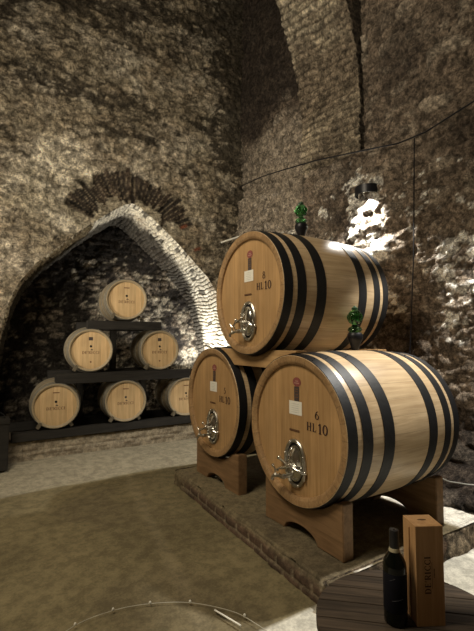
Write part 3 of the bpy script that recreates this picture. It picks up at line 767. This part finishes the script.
spots = [(pA, .93, EYE-.895, 'small barrel at the left end of the bottom row, branded head'), (pA, 1.90, EYE-.90, 'small barrel in the middle of the bottom row on the low wall'),
         (pA, 2.89, EYE-.905, 'small barrel at right of the bottom row, half hidden by cask 5'), (pB, 1.38, EYE-.135, 'small barrel at left of the middle row with dark square label'),
         (pB, 2.43, EYE-.145, 'small barrel at right of the middle row with dark square label'), (pA, 1.89, EYE+.625, 'single small barrel at the top of the rack')]
seen = set()
for p, x, z, lab in spots:
    o = p if id(p) not in seen else copy_tree(p); seen.add(id(p))
    o.location = (x, RV, z-SR1); o.rotation_euler = (0, 0, -7*D); tag(o, lab, 'barrel', 'small barrels on the black rack')
rk = empty('barrel_rack', (1.9, 6.6, .27)); tag(rk, 'black wooden rack holding six small barrels in the niche', 'rack')
def rbeam(x0, x1, z0, z1, y0=6.22, y1=6.32, nm='beam'):
    MB().box((x0-1.9, y0-6.6, z0-.27), (x1-1.9, y1-6.6, z1-.27)).build(nm, M_blackwood, rk, bevel=.006)
for y0 in (6.215, 6.98):
    rbeam(.40, 3.55, .315, .435, y0, y0+.11); rbeam(.92, 2.95, 1.045, 1.19, y0, y0+.11); rbeam(1.33, 2.45, 1.815, 1.945, y0, y0+.11)
for x in (1.33, 2.36): rbeam(x, x+.09, .40, 1.045, 6.86, 6.97, 'post')
for x in (1.84, ): rbeam(x, x+.09, 1.19, 1.815, 6.86, 6.97, 'post')
for p, x, z, lab in spots:
    for s_ in (-1, 1):
        M_ = Matrix.Translation((x+s_*.2-1.9, 6.25-6.6, z-.255-.27))@Matrix.Rotation(s_*-.55, 4, 'Y')
        MB().box((-.022, -.03, -.045), (.022, .03, .045), M_).build('chock', plain('chock_wood', (.13, .11, .075), .7), rk, bevel=.004)
# black post with a handle at the left of the rack
cr = empty('black_crate', (.20, 6.02, .06)); tag(cr, 'black crate with a thin looped handle at the left frame edge', 'crate')
MB().box((-.30, -.12, .0), (.155, .16, .60)).box((-.31, -.13, .56), (.165, .17, .62)).build('body', M_blackwood, cr, bevel=.008)
MB().tube([(-.12, 0, .6), (-.10, 0, .68), (-.03, 0, .715), (.05, 0, .70), (.10, 0, .66), (.12, 0, .6)], .008).build('handle', M_hoop, cr, smooth=60)

# ------------------------------------------------------------ cask table, bottle, box
TC = (1.279, .924); TZ = .70
tb = empty('barrel_table', (TC[0], TC[1], 0)); tag(tb, 'upright old barrel used as a round table, weathered plank top', 'table')
M_top = wood('weathered_top', (.038, .029, .021), (.095, .070, .050), 'y', pitch=.098, grain=(3, 40, 40), rough=.85, var=.22, bump=.6, seam=.03, seed=.4, spec=.15)
tang = -42*D
def tabletop():
    r = .326; mb = MB(); w_ = .098; y = -r
    edges = [-.326, -.215, -.118, -.02, .078, .172, .262, .326]
    for i in range(len(edges)-1):
        y0, y1 = edges[i]+.0018, edges[i+1]-.0018; n = 10; P = []
        for k in range(n+1):
            yy = y0+(y1-y0)*k/n; P.append((math.sqrt(max(r*r-yy*yy, 1e-5)), yy))
        poly = [(x, yy) for x, yy in P]+[(-x, yy) for x, yy in reversed(P)]
        mb.prism(poly, TZ-.03, TZ, 2)
    o = mb.build('tabletop', M_top, tb, bevel=.0015, seg=1); o.rotation_euler = (0, 0, tang); return o
tabletop()
Zt = Matrix.Rotation(-PI/2, 4, 'Y')
M_tst = wood('table_stave', (.085, .06, .04), (.16, .115, .075), 'none', grain=(30, 30, 3), rough=.6)
MB().lathe([(TZ*t, .27+.05*(1-(2*t-1)**2)) for t in [i/16*.955 for i in range(17)]], 48, Zt).build('staves', M_tst, tb, smooth=40)
for (a, b) in ((.03, .07), (.16, .19), (.48, .51), (.60, .64)):
    rr = lambda z: .27+.05*(1-(2*z/TZ-1)**2)+.003
    MB().lathe([(a, rr(a)-.006), (a, rr(a)), (b, rr(b)), (b, rr(b)-.006)], 48, Zt, closed=True).build('hoop', M_hoop, tb, smooth=30)

def bottle(loc):
    r = empty('wine_bottle', loc); tag(r, 'dark wine bottle standing beside the wooden box on the round table', 'bottle')
    g, nt, b = newmat('dark_bottle_glass'); b.inputs['Base Color'].default_value = (.003, .004, .003, 1); b.inputs['Roughness'].default_value = .06; b.inputs['Specular IOR Level'].default_value = .35
    MB().lathe([(0, .034), (.004, .0375), (.02, .038), (.185, .0382), (.20, .036), (.215, .029), (.228, .020), (.238, .0155), (.25, .0145), (.30, .0142), (.302, .010)], 40, Zt).build('glass', g, r, smooth=50)
    MB().lathe([(.045, .0384), (.046, .0387), (.168, .0387), (.169, .0384)], 40, Zt, cap=False).build('label', plain('black_label', (.005, .0055, .010), .6, spec=.2), r, smooth=50)
    rl = MB()
    for (z0, a0, a1) in ((.085, -.6, .3), (.148, -.8, -.35)):
        pts = [(-.0392*math.cos(AZ+a0+(a1-a0)*i/8), -.0392*math.sin(AZ+a0+(a1-a0)*i/8), z0+.010*i/8) for i in range(9)]; rl.tube(pts, .0005, 5)
    rl.build('label_line', plain('label_silver', (.05, .05, .06), .5), r)
    MB().lathe([(.243, .0152), (.244, .0162), (.300, .0158), (.303, .0150), (.304, .004)], 32, Zt, cap=False).build('capsule', plain('black_capsule', (.012, .011, .012), .4), r, smooth=40)
    MB().lathe([(.2325, .0178), (.233, .0186), (.244, .0170), (.2445, .0160)], 32, Zt, cap=False).build('neck_band', plain('cream_band', (.42, .37, .24), .6), r, smooth=40)
bottle((1.232, .962, TZ))
def wine_box():
    a = Vector((1.270, .906, 0)); d1 = (Vector((1.352, .861, 0))-a).normalized(); rz = math.atan2(d1.y, d1.x)
    W, Dp, H = .096, .092, .325
    r = empty('wine_box', (a.x, a.y, TZ), rz); tag(r, "pale wooden wine box standing upright with DE'RICCI on its front", 'box')
    t = .008
    # local: x right along the front, y to the back
    MB().box((0, 0, 0), (W, t, H)).build('front_panel', M_box, r, bevel=.001, seg=1)
    MB().box((0, t, .0), (t, Dp, H-t)).box((W-t, t, 0), (W, Dp, H-t)).build('side_panel', M_box, r, bevel=.001, seg=1)
    MB().box((-.003, Dp*.45, .001), (.0005, Dp*.52, H-.02)).build('side_batten', wood('batten', (.34, .18, .075), (.42, .24, .1), 'none', grain=(60, 60, 3)), r)
    MB().box((t, Dp-t, 0), (W-t, Dp, H-t)).build('back_panel', M_box, r, bevel=.001, seg=1)
    MB().box((t, t, 0), (W-t, Dp-t, t)).build('base', M_box, r, bevel=.001, seg=1)
    lid = MB().box((0, t, H-t), (W, Dp, H)).build('lid', M_box, r, bevel=.001, seg=1)
    q = MB(); n = 20
    q.add([(W*.5+.016*math.cos(2*PI*i/n), Dp*.55+.006*math.sin(2*PI*i/n), H+.0006) for i in range(n)], [tuple(range(n))]); q.build('finger_notch', plain('notch_shade', (.10, .05, .02), .8), lid, fix=False)
    # lettering runs up the front
    tx = MB(); pf = lambda a_, b_: (W*.43-b_, -.0006, H*.515+a_)
    text(tx, "DE'RICCI", .021, pf, -.002, .002, .08); rect(tx, -.045, .040, -.0135, -.0122, pf)
    for k in range(7): rect(tx, -.010+k*.0042, -.0075+k*.0042, -.0225, -.0185, pf)
    tx.build('lettering', M_ink, r, fix=False)
wine_box()

# ------------------------------------------------------------ wall lamp, cables, floor string
def sconce(loc, lab):
    r = empty('wall_lamp', loc); tag(r, lab, 'lamp', 'black downlight lamps on the right wall')
    mb = MB(); n = 16; vs = []; fs = []
    for (z, rr) in ((0, .15), (.10, .15)):
        vs += [(.06-rr*math.sin(PI*i/n), rr*math.cos(PI*i/n), z) for i in range(n+1)]
    for (z, rr) in ((0, .142), (.092, .142)):
        vs += [(.06-rr*math.sin(PI*i/n), rr*math.cos(PI*i/n), z) for i in range(n+1)]
    k = n+1
    for i in range(n): fs += [(i, i+1, i+1+k, i+k), (2*k+i, 3*k+i, 3*k+i+1, 2*k+i+1), (i, 2*k+i, 2*k+i+1, i+1)]
    fs += [tuple(range(k, 2*k)), tuple(reversed(range(3*k, 4*k)))]
    mb.add(vs, fs); mb.build('hood', M_black, r, fix=False, smooth=40)
    MB().lathe([(.03, .012), (.05, .03), (.088, .03)], 16, Matrix.Rotation(-PI/2, 4, 'Y')).build('bulb', plain('bulb_glass', (.8, .8, .75), .3), r, smooth=60)
sconce((3.94, 3.40, 3.43), 'black half-round wall lamp above cask 8 with light below')
sconce((3.94, 1.60, 3.93), 'black half-round wall lamp high on the right wall, nearest the round table')
def cable(name, pts, r, lab, mat=M_black, cat='cable'):
    o = MB().tube(pts, r, 6).build(name, mat, smooth=60); tag(o, lab, cat); return o
cable('cable', [(4.02, 6.38, 4.50), (3.98, 5.6, 4.42), (3.92, 4.9, 4.28), (3.90, 4.2, 4.15), (3.94, 3.6, 4.03), (3.98, 2.93, 3.89), (3.99, 2.6, 3.88), (3.99, 2.15, 3.95), (3.99, 1.5, 4.05)], .009, 'black cable running slantwise along the right stone wall')
cable('cable', [(3.97, 2.72, 3.86), (3.97, 2.74, 3.3), (3.965, 2.76, 2.6), (3.95, 2.80, 1.9), (3.95, 2.83, 1.5), (3.94, 2.85, 1.1)], .007, 'thin black cable hanging straight down the right stone wall')
cable('cable', [(3.315, 2.16, .515), (3.48, 2.14, .44), (3.66, 2.08, .40), (3.78, 1.95, .40), (3.80, 1.7, .42)], .005, 'thin pale cable trailing from the rear cradle under cask 6 to the wall', plain('pale_cable', (.32, .31, .27), .5))
tu = MB().tube([(3.62, 6.36, EYE+1.75), (4.06, 6.30, EYE+1.93)], .016, 10).build('white_tube', plain('white_plastic', (.75, .74, .68), .4), smooth=50); tag(tu, 'thin white tube fixed on the back wall left of cask 8', 'tube')
def z0(x, y): return .012
ws = empty('light_string', (1.0, 2.5, 0)); tag(ws, 'thin wire with tiny white beads lying in a curve on the floor', 'string')
wp = [(.10, 2.25), (.30, 2.47), (.524, 2.609), (.746, 2.627), (.96, 2.572), (1.176, 2.449), (1.349, 2.252), (1.41, 2.10), (1.45, 1.9)]
import itertools
def crom(P, k=8):
    P = [Vector((p[0], p[1], .014)) for p in P]; out = []
    for i in range(len(P)-1):
        a, b, c, d = P[max(i-1, 0)], P[i], P[i+1], P[min(i+2, len(P)-1)]
        for j in range(k):
            t = j/k; out.append(.5*((2*b)+(c-a)*t+(2*a-5*b+4*c-d)*t*t+(3*b-a-3*c+d)*t**3))
    out.append(P[-1]); return out
O_ = Vector((1.0, 2.5, 0)); MB().tube([p-O_ for p in crom(wp)], .0022, 5).build('wire', plain('grey_wire', (.40, .38, .31), .6), ws)
for (x, y) in ((.524, 2.609), (.746, 2.627), (.96, 2.572), (1.176, 2.449), (1.395, 2.16)):
    MB().ball((x-1.0, y-2.5, .02), .008, (1, 1, 1.5), 8, 6).build('bead', M_paper, ws, smooth=60)
ps = MB().tube([(1.27, 2.30, .018), (1.33, 2.10, .018)], .005, 6).build('white_stick', M_paper, smooth=60); tag(ps, 'short thin white stick lying across the wire on the floor', 'stick')
pg = MB().prism([(-.012, -.012), (.012, -.012), (.014, .012), (-.010, .014)], 0, .035, 2, Matrix.Translation((.62, 2.42, .0))).build('dark_peg', M_black, bevel=.002); tag(pg, 'small dark peg on the floor inside the curve of the wire', 'peg')
